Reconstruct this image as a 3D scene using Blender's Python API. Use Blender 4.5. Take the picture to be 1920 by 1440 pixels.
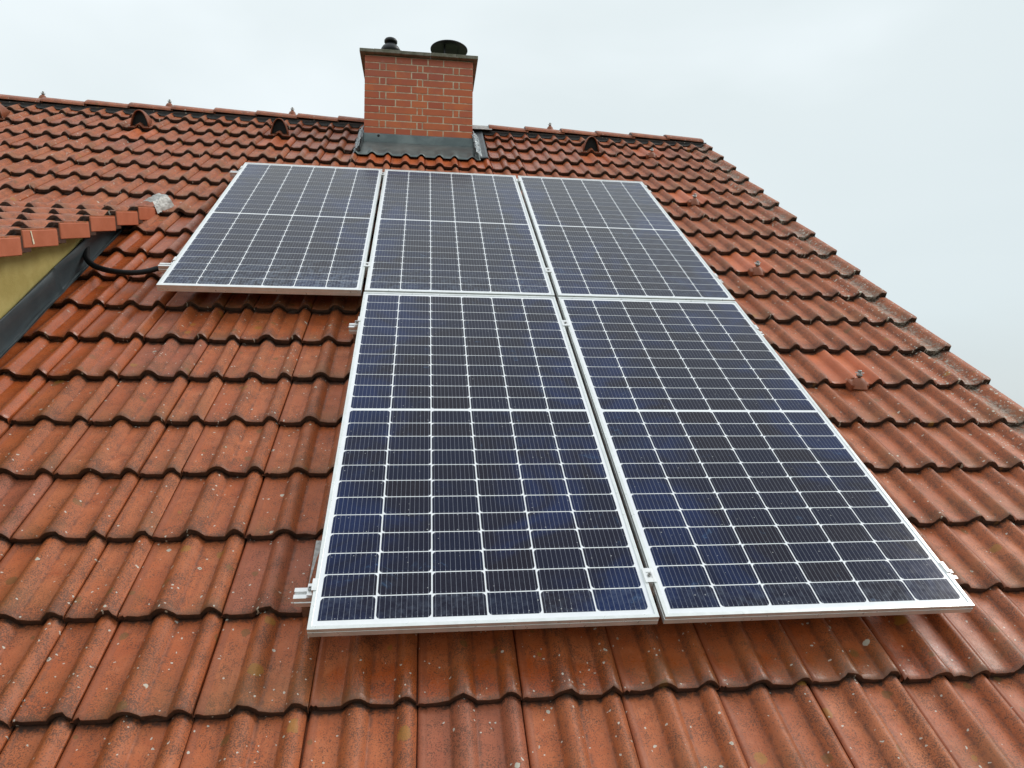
import bpy, bmesh, math, random
import numpy as np
from mathutils import Matrix, Vector, noise
random.seed(7)
for o in list(bpy.data.objects): bpy.data.objects.remove(o)
scene = bpy.context.scene
COL = scene.collection
R = math.radians

# ---------------------------------------------------------------- camera
PITCH = R(37.0)
ROOF = Matrix.Translation((0, 0, 0)) @ Matrix.Rotation(PITCH, 4, 'X')      # roof frame: X along ridge, Y up the slope, Z off the roof
rv = Vector((2.17125572, -6.34893586e-02, 1.44824126e-01))
RC = np.array(Matrix.Rotation(rv.length, 3, rv.normalized()))              # rows: right, down, forward in the roof frame
tc = np.array((-1.84030847, -0.513076784, 3.51915045))
FPX = 1275.854
CAMP = -RC.T @ tc
cam = bpy.data.cameras.new('camera'); camo = bpy.data.objects.new('camera', cam); COL.objects.link(camo)
cam.sensor_width = 36; cam.lens = FPX / 1920 * 36; cam.clip_start = 0.05; cam.clip_end = 3000
M = Matrix.Identity(4)
for i in range(3):
    M[i][0] = RC[0][i]; M[i][1] = -RC[1][i]; M[i][2] = -RC[2][i]; M[i][3] = CAMP[i]
camo.matrix_world = ROOF @ M
scene.camera = camo
scene.render.resolution_x = 1024; scene.render.resolution_y = 768

def proj(X):
    Y = np.atleast_2d(X) @ RC.T + tc
    z = np.where(Y[:, 2] > 1e-3, Y[:, 2], 1e-3)
    return np.stack([960 + FPX * Y[:, 0] / z, 720 + FPX * Y[:, 1] / z, Y[:, 2]], 1)

# ---------------------------------------------------------------- world, sun, exposure
w = bpy.data.worlds.new('World'); scene.world = w; w.use_nodes = True
nt = w.node_tree; nt.nodes.clear()
def N(nt, t, **kw):
    n = nt.nodes.new(t)
    for k, v in kw.items():
        if k in ('operation', 'blend_type', 'data_type', 'sky_type', 'sun_disc', 'sun_elevation', 'sun_rotation', 'feature', 'distance', 'attribute_name', 'noise_dimensions', 'normalize', 'uv_map', 'interpolation', 'use_clamp', 'clamp', 'voronoi_dimensions'):
            setattr(n, k, v)
        else:
            n.inputs[k.replace('_', ' ')].default_value = v
    return n
SUN_EL, SUN_AZ = R(40), R(86)
out = N(nt, 'ShaderNodeOutputWorld')
sky = N(nt, 'ShaderNodeTexSky', sky_type='NISHITA', sun_disc=False, sun_elevation=SUN_EL, sun_rotation=SUN_AZ)
b1 = N(nt, 'ShaderNodeBackground', Strength=0.10); nt.links.new(sky.outputs[0], b1.inputs[0])
tcn = N(nt, 'ShaderNodeTexCoord')
mp = N(nt, 'ShaderNodeMapping'); nt.links.new(tcn.outputs['Generated'], mp.inputs[0]); mp.inputs['Scale'].default_value = (1.0, 1.0, 2.2)
nz = N(nt, 'ShaderNodeTexNoise', Scale=1.7, Detail=4.0, Roughness=0.45, Distortion=0.3); nt.links.new(mp.outputs[0], nz.inputs[0])
sx = N(nt, 'ShaderNodeSeparateXYZ'); nt.links.new(tcn.outputs['Generated'], sx.inputs[0])
# overcast brightness rises toward the zenith, a little brighter to the left than to the right
m1 = N(nt, 'ShaderNodeMath', operation='MULTIPLY'); nt.links.new(sx.outputs['Z'], m1.inputs[0]); m1.inputs[1].default_value = 0.55
m2 = N(nt, 'ShaderNodeMath', operation='MULTIPLY_ADD'); nt.links.new(sx.outputs['X'], m2.inputs[0]); m2.inputs[1].default_value = -0.15; nt.links.new(m1.outputs[0], m2.inputs[2])
m3 = N(nt, 'ShaderNodeMath', operation='MULTIPLY_ADD'); nt.links.new(nz.outputs[0], m3.inputs[0]); m3.inputs[1].default_value = 0.62; nt.links.new(m2.outputs[0], m3.inputs[2])
rmp = N(nt, 'ShaderNodeValToRGB'); nt.links.new(m3.outputs[0], rmp.inputs[0])
e = rmp.color_ramp.elements
e[0].position = 0.0; e[0].color = (0.60, 0.66, 0.68, 1)
e[1].position = 0.16; e[1].color = (0.68, 0.755, 0.775, 1)
x = e.new(0.30); x.color = (0.745, 0.835, 0.86, 1)
x = e.new(0.52); x.color = (0.80, 0.885, 0.905, 1)
x = e.new(0.98); x.color = (1.15, 1.22, 1.27, 1)
b2 = N(nt, 'ShaderNodeBackground', Strength=1.0); nt.links.new(rmp.outputs[0], b2.inputs[0])
mx = N(nt, 'ShaderNodeMixShader'); mx.inputs[0].default_value = 0.95
nt.links.new(b1.outputs[0], mx.inputs[1]); nt.links.new(b2.outputs[0], mx.inputs[2]); nt.links.new(mx.outputs[0], out.inputs[0])
sl = bpy.data.lights.new('sun', 'SUN'); sl.energy = 1.5; sl.angle = R(20); sl.color = (1.0, 0.96, 0.90)
so = bpy.data.objects.new('sun', sl); COL.objects.link(so)
d = Vector((math.cos(SUN_EL) * math.sin(SUN_AZ), math.cos(SUN_EL) * math.cos(SUN_AZ), math.sin(SUN_EL)))
so.rotation_euler = d.to_track_quat('Z', 'Y').to_euler(); so.location = (0, 0, 30)
vs = scene.view_settings
vs.view_transform = 'Standard'; vs.look = 'None'; vs.gamma = 1; vs.exposure = 0.0; vs.use_curve_mapping = False

# ---------------------------------------------------------------- material helpers
def mat(name):
    m = bpy.data.materials.new(name); m.use_nodes = True
    t = m.node_tree; t.nodes.clear()
    o = N(t, 'ShaderNodeOutputMaterial'); p = N(t, 'ShaderNodeBsdfPrincipled')
    t.links.new(p.outputs[0], o.inputs[0])
    return m, t, p
def L(t, a, b): t.links.new(a, b)
def mixc(t, fac, a, b, mode='MIX'):
    n = t.nodes.new('ShaderNodeMix'); n.data_type = 'RGBA'; n.blend_type = mode
    for s, v in ((n.inputs[0], fac), (n.inputs[6], a), (n.inputs[7], b)):
        if hasattr(v, 'is_linked'): t.links.new(v, s)
        elif isinstance(v, (int, float)): s.default_value = v
        else: s.default_value = (*v, 1)
    return n.outputs[2]
def ma(t, op, a, b=0.0, c=0.0, clamp=False):
    n = t.nodes.new('ShaderNodeMath'); n.operation = op; n.use_clamp = clamp
    for i, v in enumerate((a, b, c)):
        if hasattr(v, 'is_linked'): t.links.new(v, n.inputs[i])
        else: n.inputs[i].default_value = v
    return n.outputs[0]
def ss(t, v, lo, hi):
    n = t.nodes.new('ShaderNodeMapRange'); n.interpolation_type = 'SMOOTHSTEP'
    t.links.new(v, n.inputs[0]); n.inputs[1].default_value = lo; n.inputs[2].default_value = hi
    return n.outputs[0]
def noise_n(t, co, scale, detail=3.0, rough=0.5, dist=0.0):
    n = N(t, 'ShaderNodeTexNoise', Scale=scale, Detail=detail, Roughness=rough, Distortion=dist)
    if co is not None: t.links.new(co, n.inputs[0])
    return n.outputs[0]
def bump(t, p, h, strength=0.4, dist=0.002):
    b = N(t, 'ShaderNodeBump', Strength=strength, Distance=dist); t.links.new(h, b.inputs['Height']); t.links.new(b.outputs[0], p.inputs['Normal'])

def roofpos(t):
    """position of the shading point, turned into the roof frame"""
    g = N(t, 'ShaderNodeNewGeometry'); r = t.nodes.new('ShaderNodeVectorRotate'); r.rotation_type = 'X_AXIS'
    t.links.new(g.outputs['Position'], r.inputs['Vector']); r.inputs['Angle'].default_value = -PITCH
    return r.outputs[0]

def tile_material(name, lichen=False):
    m, t, p = mat(name)
    pos = roofpos(t)
    oi = N(t, 'ShaderNodeObjectInfo'); at = N(t, 'ShaderNodeAttribute', attribute_name='var')
    rnd = ma(t, 'FRACT', ma(t, 'ADD', oi.outputs['Random'], at.outputs['Fac']))
    rnd2 = ma(t, 'FRACT', ma(t, 'MULTIPLY', rnd, 7.31))
    sc = N(t, 'ShaderNodeSeparateColor'); L(t, oi.outputs['Color'], sc.inputs[0])
    new = ma(t, 'SUBTRACT', 1.0, sc.outputs[0]); wet = ma(t, 'SUBTRACT', 1.0, sc.outputs[1])
    uv = N(t, 'ShaderNodeUVMap'); su = N(t, 'ShaderNodeSeparateXYZ'); L(t, uv.outputs[0], su.inputs[0])
    U, V = su.outputs[0], su.outputs[1]
    # per-tile offset so that alike tiles wear differently
    off = N(t, 'ShaderNodeCombineXYZ'); L(t, ma(t, 'MULTIPLY', rnd, 37.0), off.inputs[0]); L(t, ma(t, 'MULTIPLY', rnd2, 19.0), off.inputs[1])
    va = t.nodes.new('ShaderNodeVectorMath'); va.operation = 'ADD'; L(t, pos, va.inputs[0]); L(t, off.outputs[0], va.inputs[1]); P = va.outputs[0]
    base = mixc(t, rnd, (0.41, 0.102, 0.030), (0.53, 0.160, 0.057))
    big = noise_n(t, P, 4.0, 4, .6); base = mixc(t, ss(t, big, .32, .68), base, (0.43, 0.098, 0.024))
    # saturated orange, damp-looking stains
    st = noise_n(t, P, 9.0, 6, .65, .6)
    base = mixc(t, ma(t, 'MULTIPLY', ss(t, st, .53, .66), .55), base, (0.38, 0.072, 0.014))
    # run-off streaks down the slope and broad damp patches
    vm = t.nodes.new('ShaderNodeVectorMath'); vm.operation = 'MULTIPLY'; L(t, P, vm.inputs[0]); vm.inputs[1].default_value = (58, 5, 1)
    sk = noise_n(t, vm.outputs[0], 1.0, 4, .65)
    base = mixc(t, ma(t, 'MULTIPLY', ss(t, sk, .50, .68), .38), base, (0.26, 0.062, 0.020))
    dp = noise_n(t, pos, 1.7, 5, .65, .8)
    base = mixc(t, ma(t, 'MULTIPLY', ss(t, dp, .48, .64), .34), base, (0.33, 0.068, 0.014))
    sp3 = N(t, 'ShaderNodeSeparateXYZ'); L(t, pos, sp3.inputs[0])
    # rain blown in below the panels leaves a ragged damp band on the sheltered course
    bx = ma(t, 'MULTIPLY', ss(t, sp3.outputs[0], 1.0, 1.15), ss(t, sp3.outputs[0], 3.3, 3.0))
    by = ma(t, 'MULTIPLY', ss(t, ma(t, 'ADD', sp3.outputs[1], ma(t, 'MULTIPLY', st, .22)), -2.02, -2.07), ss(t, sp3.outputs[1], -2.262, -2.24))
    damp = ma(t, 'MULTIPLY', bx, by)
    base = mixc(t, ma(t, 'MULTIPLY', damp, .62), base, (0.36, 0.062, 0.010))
    # pale bloom
    bl = noise_n(t, P, 22.0, 5, .7); base = mixc(t, ma(t, 'MULTIPLY', ss(t, bl, .5, .72), .20), base, (0.62, 0.25, 0.13))
    rl0 = ma(t, 'MAXIMUM', ma(t, 'SUBTRACT', 1.0, ss(t, ma(t, 'ABSOLUTE', ma(t, 'SUBTRACT', U, .425)), .08, .15)), ma(t, 'SUBTRACT', 1.0, ss(t, ma(t, 'ABSOLUTE', ma(t, 'SUBTRACT', U, .885)), .07, .13)))
    base = mixc(t, ma(t, 'MULTIPLY', rl0, .45), base, (0.36, 0.098, 0.026))
    # occasional greyish violet tile
    base = mixc(t, ma(t, 'MULTIPLY', ss(t, rnd2, .95, .97), .40), base, (0.30, 0.10, 0.07))
    fresh = mixc(t, ss(t, big, .4, .6), (0.60, 0.145, 0.045), (0.50, 0.11, 0.028))
    base = mixc(t, new, base, fresh)
    old = ma(t, 'SUBTRACT', 1.0, ma(t, 'MULTIPLY', new, .85))
    # fine dark speckle, strongest toward the lip and on the rolls
    sp = noise_n(t, P, 250.0, 3, .7); cl = noise_n(t, P, 13.0, 5, .65)
    low = ss(t, V, .34, .0)
    roll = ma(t, 'MAXIMUM', ma(t, 'SUBTRACT', 1.0, ss(t, ma(t, 'ABSOLUTE', ma(t, 'SUBTRACT', U, .43)), .05, .16)), ma(t, 'SUBTRACT', 1.0, ss(t, ma(t, 'ABSOLUTE', ma(t, 'SUBTRACT', U, .89)), .05, .13)))
    dens = ma(t, 'ADD', ma(t, 'MULTIPLY', ss(t, cl, .36, .66), .10), ma(t, 'MULTIPLY_ADD', low, .06, ma(t, 'MULTIPLY', roll, .035)))
    thr = ma(t, 'SUBTRACT', .60, dens)
    spk = ma(t, 'MULTIPLY', ss(t, ma(t, 'SUBTRACT', sp, thr), -.02, .055), ma(t, 'MULTIPLY', old, .80))
    base = mixc(t, spk, base, (0.085, 0.034, 0.018))
    sp2 = noise_n(t, P, 105.0, 4, .75)
    base = mixc(t, ma(t, 'MULTIPLY', ss(t, ma(t, 'ADD', sp2, ma(t, 'MULTIPLY', dens, .8)), .63, .74), ma(t, 'MULTIPLY', old, .5)), base, (0.12, 0.045, 0.022))
    # olive film low on some tiles
    mo = noise_n(t, P, 3.3, 4, .6)
    base = mixc(t, ma(t, 'MULTIPLY', ma(t, 'MULTIPLY', ss(t, V, .62, .06), ss(t, mo, .44, .60)), ma(t, 'MULTIPLY', old, .42)), base, (0.25, 0.105, 0.034))
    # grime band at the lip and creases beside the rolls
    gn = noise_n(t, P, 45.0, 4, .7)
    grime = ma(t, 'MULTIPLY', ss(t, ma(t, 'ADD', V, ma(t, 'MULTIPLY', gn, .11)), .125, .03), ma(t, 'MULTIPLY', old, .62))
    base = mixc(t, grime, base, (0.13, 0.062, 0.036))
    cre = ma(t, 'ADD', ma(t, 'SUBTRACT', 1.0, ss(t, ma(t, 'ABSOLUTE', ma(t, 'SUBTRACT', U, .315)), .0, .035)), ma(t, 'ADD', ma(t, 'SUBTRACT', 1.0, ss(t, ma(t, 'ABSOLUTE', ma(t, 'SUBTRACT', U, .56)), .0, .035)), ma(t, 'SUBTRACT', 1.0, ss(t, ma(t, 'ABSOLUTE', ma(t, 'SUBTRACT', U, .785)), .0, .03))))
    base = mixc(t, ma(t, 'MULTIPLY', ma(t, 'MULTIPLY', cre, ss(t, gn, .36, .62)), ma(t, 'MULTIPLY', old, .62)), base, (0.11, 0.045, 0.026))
    base = mixc(t, ma(t, 'MULTIPLY', ma(t, 'SUBTRACT', 1.0, ss(t, U, .075, .092)), .55), base, (0.27, 0.072, 0.028))  # shade of a sloped strip beside the joint, painted as darker red
    # black rim just below the next tile's lip
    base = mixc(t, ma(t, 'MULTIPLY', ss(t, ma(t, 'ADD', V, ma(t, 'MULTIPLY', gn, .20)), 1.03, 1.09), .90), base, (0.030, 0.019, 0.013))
    # lip face: mottled, nearly black
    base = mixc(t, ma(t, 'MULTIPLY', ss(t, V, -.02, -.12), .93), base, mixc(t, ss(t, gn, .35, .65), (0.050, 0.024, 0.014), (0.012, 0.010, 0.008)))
    # lichen spots: voronoi cells of random size
    def spots(scale, keep, rmin, rmax, col, base, ring=False, strength=.9):
        vo = N(t, 'ShaderNodeTexVoronoi', Scale=scale, voronoi_dimensions='2D'); L(t, P2, vo.inputs[0])
        s3 = N(t, 'ShaderNodeSeparateColor'); L(t, vo.outputs['Color'], s3.inputs[0])
        rad = ma(t, 'MULTIPLY_ADD', s3.outputs[1], rmax - rmin, rmin)
        rad = ma(t, 'MULTIPLY', rad, ss(t, s3.outputs[0], keep, keep + .001))
        f = ma(t, 'MULTIPLY', ss(t, ma(t, 'SUBTRACT', rad, vo.outputs['Distance']), 0.0, .025), ma(t, 'MULTIPLY', old, strength))
        b = mixc(t, f, base, col)
        if ring:
            g = ma(t, 'MULTIPLY', ss(t, ma(t, 'SUBTRACT', ma(t, 'MULTIPLY', rad, .45), vo.outputs['Distance']), 0.0, .02), ss(t, s3.outputs[2], .6, .65))
            b = mixc(t, ma(t, 'MULTIPLY', g, .8), b, (0.12, 0.10, 0.08))
        return b
    wv = t.nodes.new('ShaderNodeVectorMath'); wv.operation = 'MULTIPLY_ADD'
    nn = N(t, 'ShaderNodeTexNoise', Scale=55.0, Detail=3.0); L(t, P, nn.inputs[0]); L(t, nn.outputs['Color'], wv.inputs[0]); wv.inputs[1].default_value = (.016, .016, 0); L(t, P, wv.inputs[2])
    P2 = wv.outputs[0]
    patch = noise_n(t, pos, 2.1, 3, .6)
    base = spots(11, .88, .07, .19, (0.16, 0.085, 0.02), base, strength=.6)
    base = spots(9, .93, .08, .20, (0.33, 0.16, 0.02), base, strength=.6)
    k = .955 if not lichen else .6
    base = spots(24, k, .04, .20, (0.55, 0.53, 0.44), base, ring=True, strength=.85)
    base = spots(68, .955 if not lichen else .7, .10, .25, (0.60, 0.58, 0.50), base, strength=.8)
    if lichen:
        ln = noise_n(t, P, 16.0, 6, .75); ln2 = noise_n(t, P, 60.0, 5, .75)
        pan = ma(t, 'MULTIPLY', ss(t, U, .53, .60), ma(t, 'SUBTRACT', 1.0, ss(t, U, .80, .90)))
        f = ma(t, 'MULTIPLY', pan, ss(t, ma(t, 'ADD', ma(t, 'MULTIPLY', noise_n(t, P, 6.0, 3), .35), ma(t, 'ADD', ma(t, 'MULTIPLY', ln, .4), ma(t, 'MULTIPLY', ln2, .4))), .52, .62))
        col = mixc(t, ss(t, ln2, .42, .62), (0.10, 0.085, 0.06), (0.40, 0.39, 0.33))
        base = mixc(t, ma(t, 'MULTIPLY', f, .62), base, col)
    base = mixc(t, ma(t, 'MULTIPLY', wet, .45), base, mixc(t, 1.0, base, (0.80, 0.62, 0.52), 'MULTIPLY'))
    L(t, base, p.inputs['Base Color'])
    r0 = ma(t, 'SUBTRACT', ma(t, 'ADD', ma(t, 'MULTIPLY_ADD', cl, .34, .30), ma(t, 'MULTIPLY', sp2, .18)), ma(t, 'MULTIPLY', damp, .15))
    r0 = ma(t, 'SUBTRACT', r0, ma(t, 'MULTIPLY', wet, .30)); r0 = ma(t, 'SUBTRACT', r0, ma(t, 'MULTIPLY', new, .12))
    L(t, ma(t, 'MAXIMUM', r0, .20), p.inputs['Roughness'])
    p.inputs['Specular IOR Level'].default_value = .5
    hb = ma(t, 'ADD', ma(t, 'MULTIPLY', sp, .6), ma(t, 'MULTIPLY', sp2, .8))
    bump(t, p, hb, .5, .0018)
    return m
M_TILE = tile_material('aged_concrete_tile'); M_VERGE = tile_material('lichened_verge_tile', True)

def simple(name, col, rough=.5, metal=0.0, n=None, col2=None, nscale=6, bmp=0, bscale=80, spec=.5):
    m, t, p = mat(name); pos = roofpos(t)
    p.inputs['Roughness'].default_value = rough; p.inputs['Metallic'].default_value = metal
    p.inputs['Specular IOR Level'].default_value = spec
    if col2 is not None:
        a = noise_n(t, pos, nscale, 6, .65, .3)
        L(t, mixc(t, ss(t, a, .35, .65), col, col2), p.inputs['Base Color'])
        b = noise_n(t, pos, nscale * 2.3, 4); L(t, ma(t, 'MULTIPLY_ADD', b, .3, rough - .15), p.inputs['Roughness'])
    else: p.inputs['Base Color'].default_value = (*col, 1)
    if bmp: bump(t, p, noise_n(t, pos, bscale, 4, .7), bmp, .002)
    return m
M_FRAME = simple('anodised_aluminium_frame', (0.78, 0.80, 0.785), .32, .6, col2=(0.70, 0.72, 0.70), nscale=20)
M_BACK = simple('white_backsheet', (0.86, 0.87, 0.89), .22, 0, col2=(0.80, 0.81, 0.84), nscale=9)
M_RAIL = simple('mill_aluminium', (0.85, 0.85, 0.84), .38, .7, col2=(0.76, 0.76, 0.75), nscale=30)
M_STEEL = simple('bolt_steel', (0.35, 0.34, 0.32), .35, .9, col2=(.22, .21, .2), nscale=60)
M_BLACK = simple('black_plastic', (0.005, 0.005, 0.006), .55, 0, col2=(.009, .009, .009), nscale=40, spec=.3)
M_RUB = simple('ridge_vent_roll', (0.016, 0.015, 0.014), .75, 0, col2=(.035, .03, .026), nscale=25, bmp=.5, bscale=60)
M_LEAD = simple('weathered_lead', (0.10, 0.125, 0.125), .40, .35, col2=(0.17, 0.20, 0.195), nscale=5, bmp=.25, bscale=14)
M_LEADB = simple('bright_crumpled_lead', (0.36, 0.39, 0.40), .38, .5, col2=(0.20, 0.23, 0.24), nscale=22, bmp=.5, bscale=45)
M_ALU = simple('dull_crumpled_aluminium', (0.50, 0.495, 0.475), .5, .35, col2=(0.33, 0.325, 0.31), nscale=30, bmp=.5, bscale=60)
M_DARKM = simple('dark_coated_sheet', (0.045, 0.057, 0.064), .36, .25, col2=(0.062, 0.076, 0.082), nscale=4, bmp=.12, bscale=9)
M_GREYM = simple('grey_sheet_edge', (0.16, 0.19, 0.20), .4, .4, col2=(0.11, 0.13, 0.14), nscale=14)
M_STUC = simple('ochre_stucco', (0.47, 0.385, 0.135), .85, 0, col2=(0.39, 0.31, 0.095), nscale=8, bmp=.9, bscale=140)
M_CONC = simple('mossy_concrete', (0.23, 0.215, 0.17), .8, 0, col2=(0.13, 0.125, 0.085), nscale=12, bmp=.6, bscale=70)
M_MORT = simple('lime_mortar', (0.70, 0.60, 0.43), .9, 0, col2=(0.42, 0.33, 0.23), nscale=18, bmp=.7, bscale=120)
M_COWL = simple('black_cowl_enamel', (0.008, 0.009, 0.011), .42, .0, col2=(.014, .015, .018), nscale=14)
M_WOOD = simple('stained_rafter', (0.05, 0.035, 0.025), .7, 0, col2=(.03, .02, .015), nscale=9)
M_GRASS = simple('lawn', (0.045, 0.075, 0.02), .9, 0, col2=(0.07, 0.085, 0.03), nscale=.6)
M_VERGEFACE = simple('verge_tile_side', (0.50, 0.145, 0.07), .6, 0, col2=(0.43, 0.115, 0.05), nscale=7, bmp=.3, bscale=160)

def brick_material():
    m, t, p = mat('smooth_red_brick'); pos = roofpos(t)
    oi = N(t, 'ShaderNodeObjectInfo'); g = N(t, 'ShaderNodeNewGeometry'); sz = N(t, 'ShaderNodeSeparateXYZ'); L(t, g.outputs['Position'], sz.inputs[0])
    b = mixc(t, oi.outputs['Random'], (0.62, 0.155, 0.045), (0.45, 0.090, 0.034))
    n1 = noise_n(t, pos, 7, 5, .6); b = mixc(t, ma(t, 'MULTIPLY', ss(t, n1, .4, .65), .5), b, (0.42, 0.095, 0.05))
    # old soot wash below the crown
    top = ma(t, 'MULTIPLY', ss(t, ma(t, 'ADD', sz.outputs[2], ma(t, 'MULTIPLY', n1, .35)), 2.55, 2.95), .6)
    b = mixc(t, top, b, (0.36, 0.105, 0.070))
    n2 = noise_n(t, pos, 90, 4, .7); b = mixc(t, ma(t, 'MULTIPLY', ss(t, n2, .58, .75), .35), b, (0.24, 0.07, 0.04))
    n3 = noise_n(t, pos, 16, 5, .7); b = mixc(t, ma(t, 'MULTIPLY', ma(t, 'MULTIPLY', ss(t, n3, .55, .7), top), .6), b, (0.50, 0.30, 0.25))
    L(t, b, p.inputs['Base Color']); p.inputs['Roughness'].default_value = .62
    bump(t, p, n2, .3, .0012); return m
M_BRICK = brick_material()

def pos_x(t, sp3): return ma(t, 'ADD', sp3.outputs[0], 1.0576 * 4)
def cell_material():
    m, t, p = mat('monocrystalline_cell_under_glass'); pos = roofpos(t)
    uv = N(t, 'ShaderNodeUVMap'); su = N(t, 'ShaderNodeSeparateXYZ'); L(t, uv.outputs[0], su.inputs[0]); U, V = su.outputs[0], su.outputs[1]
    oi = N(t, 'ShaderNodeObjectInfo')
    b = mixc(t, oi.outputs['Random'], (0.0025, 0.0055, 0.026), (0.0065, 0.0045, 0.013))
    sc = N(t, 'ShaderNodeSeparateColor'); L(t, oi.outputs['Color'], sc.inputs[0])       # how far this cell sits from the long edges
    n1 = noise_n(t, pos, 2.3, 5, .65, .9)
    sp3 = N(t, 'ShaderNodeSeparateXYZ'); L(t, pos, sp3.inputs[0])
    # coating tint gathers toward the long edges of every laminate
    mid = ma(t, 'SUBTRACT', 1.0, ma(t, 'MULTIPLY', ma(t, 'ABSOLUTE', ma(t, 'SUBTRACT', ma(t, 'FRACT', ma(t, 'MULTIPLY', pos_x(t, sp3), 1 / (1.038 + .0196))), .4907)), 2.0))
    blue = ma(t, 'MULTIPLY', ss(t, ma(t, 'ADD', n1, ma(t, 'MULTIPLY', mid, -.24)), .34, .60), .62)
    b = mixc(t, blue, b, (0.004, 0.020, 0.095))
    # smeared cloth marks and haze
    n2 = noise_n(t, pos, 6.5, 6, .72, 1.6); n3 = noise_n(t, pos, 38, 5, .75)
    sm = ma(t, 'MULTIPLY', ss(t, n2, .61, .74), ma(t, 'MULTIPLY_ADD', ss(t, n3, .35, .65), .7, .3))
    b = mixc(t, ma(t, 'MULTIPLY', sm, .42), b, (0.07, 0.19, 0.38))
    n4 = noise_n(t, pos, 320, 2, .6)
    b = mixc(t, ma(t, 'MULTIPLY', ss(t, n4, .60, .76), .16), b, (0.20, 0.23, 0.30))
    # dust settled toward the foot of the panel
    du = ma(t, 'MULTIPLY', ma(t, 'MULTIPLY', ss(t, n3, .38, .66), ss(t, n2, .34, .58)), sc.outputs[1])
    b = mixc(t, ma(t, 'MULTIPLY', du, .55), b, (0.22, 0.27, 0.36))
    # soldered wires: ten per cell
    fx = ma(t, 'ABSOLUTE', ma(t, 'SUBTRACT', ma(t, 'FRACT', ma(t, 'MULTIPLY', U, 10.0)), .5))
    pad = ma(t, 'MULTIPLY', ma(t, 'SUBTRACT', 1.0, ss(t, ma(t, 'ABSOLUTE', ma(t, 'SUBTRACT', ma(t, 'ABSOLUTE', ma(t, 'SUBTRACT', V, .5)), .45)), .02, .05)), .035)
    wire = ma(t, 'SUBTRACT', 1.0, ss(t, ma(t, 'SUBTRACT', fx, pad), .018, .038))
    b = mixc(t, ma(t, 'MULTIPLY', wire, .66), b, (0.34, 0.36, 0.42))
    L(t, b, p.inputs['Base Color'])
    # specks of grit and dried drops
    vo = N(t, 'ShaderNodeTexVoronoi', Scale=30.0, voronoi_dimensions='2D'); L(t, pos, vo.inputs[0])
    s3 = N(t, 'ShaderNodeSeparateColor'); L(t, vo.outputs['Color'], s3.inputs[0])
    dot = ma(t, 'MULTIPLY', ma(t, 'LESS_THAN', vo.outputs['Distance'], ma(t, 'MULTIPLY', s3.outputs[1], .065)), ss(t, s3.outputs[0], .80, .81))
    b2_ = mixc(t, ma(t, 'MULTIPLY', dot, .7), b, (0.5, 0.5, 0.5)); L(t, b2_, p.inputs['Base Color'])
    p.inputs['IOR'].default_value = 1.27; p.inputs['Sheen Weight'].default_value = .24; p.inputs['Sheen Roughness'].default_value = .35
    L(t, ma(t, 'MULTIPLY_ADD', ss(t, n3, .3, .7), .10, ma(t, 'MULTIPLY_ADD', sm, .2, .13)), p.inputs['Roughness'])
    bump(t, p, n4, .05, .0005)
    return m
M_CELL = cell_material()

# ---------------------------------------------------------------- object helpers
def mesh(name, v, f, m, smooth=False, uv=None, bevel=0):
    me = bpy.data.meshes.new(name); me.from_pydata([tuple(a) for a in v], [], f); 
    ms = m if isinstance(m, (list, tuple)) else [m]
    for q in ms: me.materials.append(q)
    if uv is not None:
        l = me.uv_layers.new(name='UVMap')
        for li, lo in enumerate(me.loops): l.data[li].uv = uv[lo.vertex_index]
    if bevel:
        b = bmesh.new(); b.from_mesh(me); bmesh.ops.bevel(b, geom=list(b.edges), offset=bevel, segments=1, affect='EDGES'); b.to_mesh(me); b.free()
    if smooth: me.polygons.foreach_set('use_smooth', [True] * len(me.polygons))
    me.update(); return me
def obj(name, me, parent=None, M=None, **kw):
    o = bpy.data.objects.new(name, me); COL.objects.link(o)
    if parent is not None: o.parent = parent
    o.matrix_basis = M if M is not None else Matrix.Identity(4)
    for k, v in kw.items(): o[k] = v
    return o
def T(x, y, z): return Matrix.Translation((x, y, z))
def RX(a): return Matrix.Rotation(a, 4, 'X')
def RZ(a): return Matrix.Rotation(a, 4, 'Z')
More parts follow.
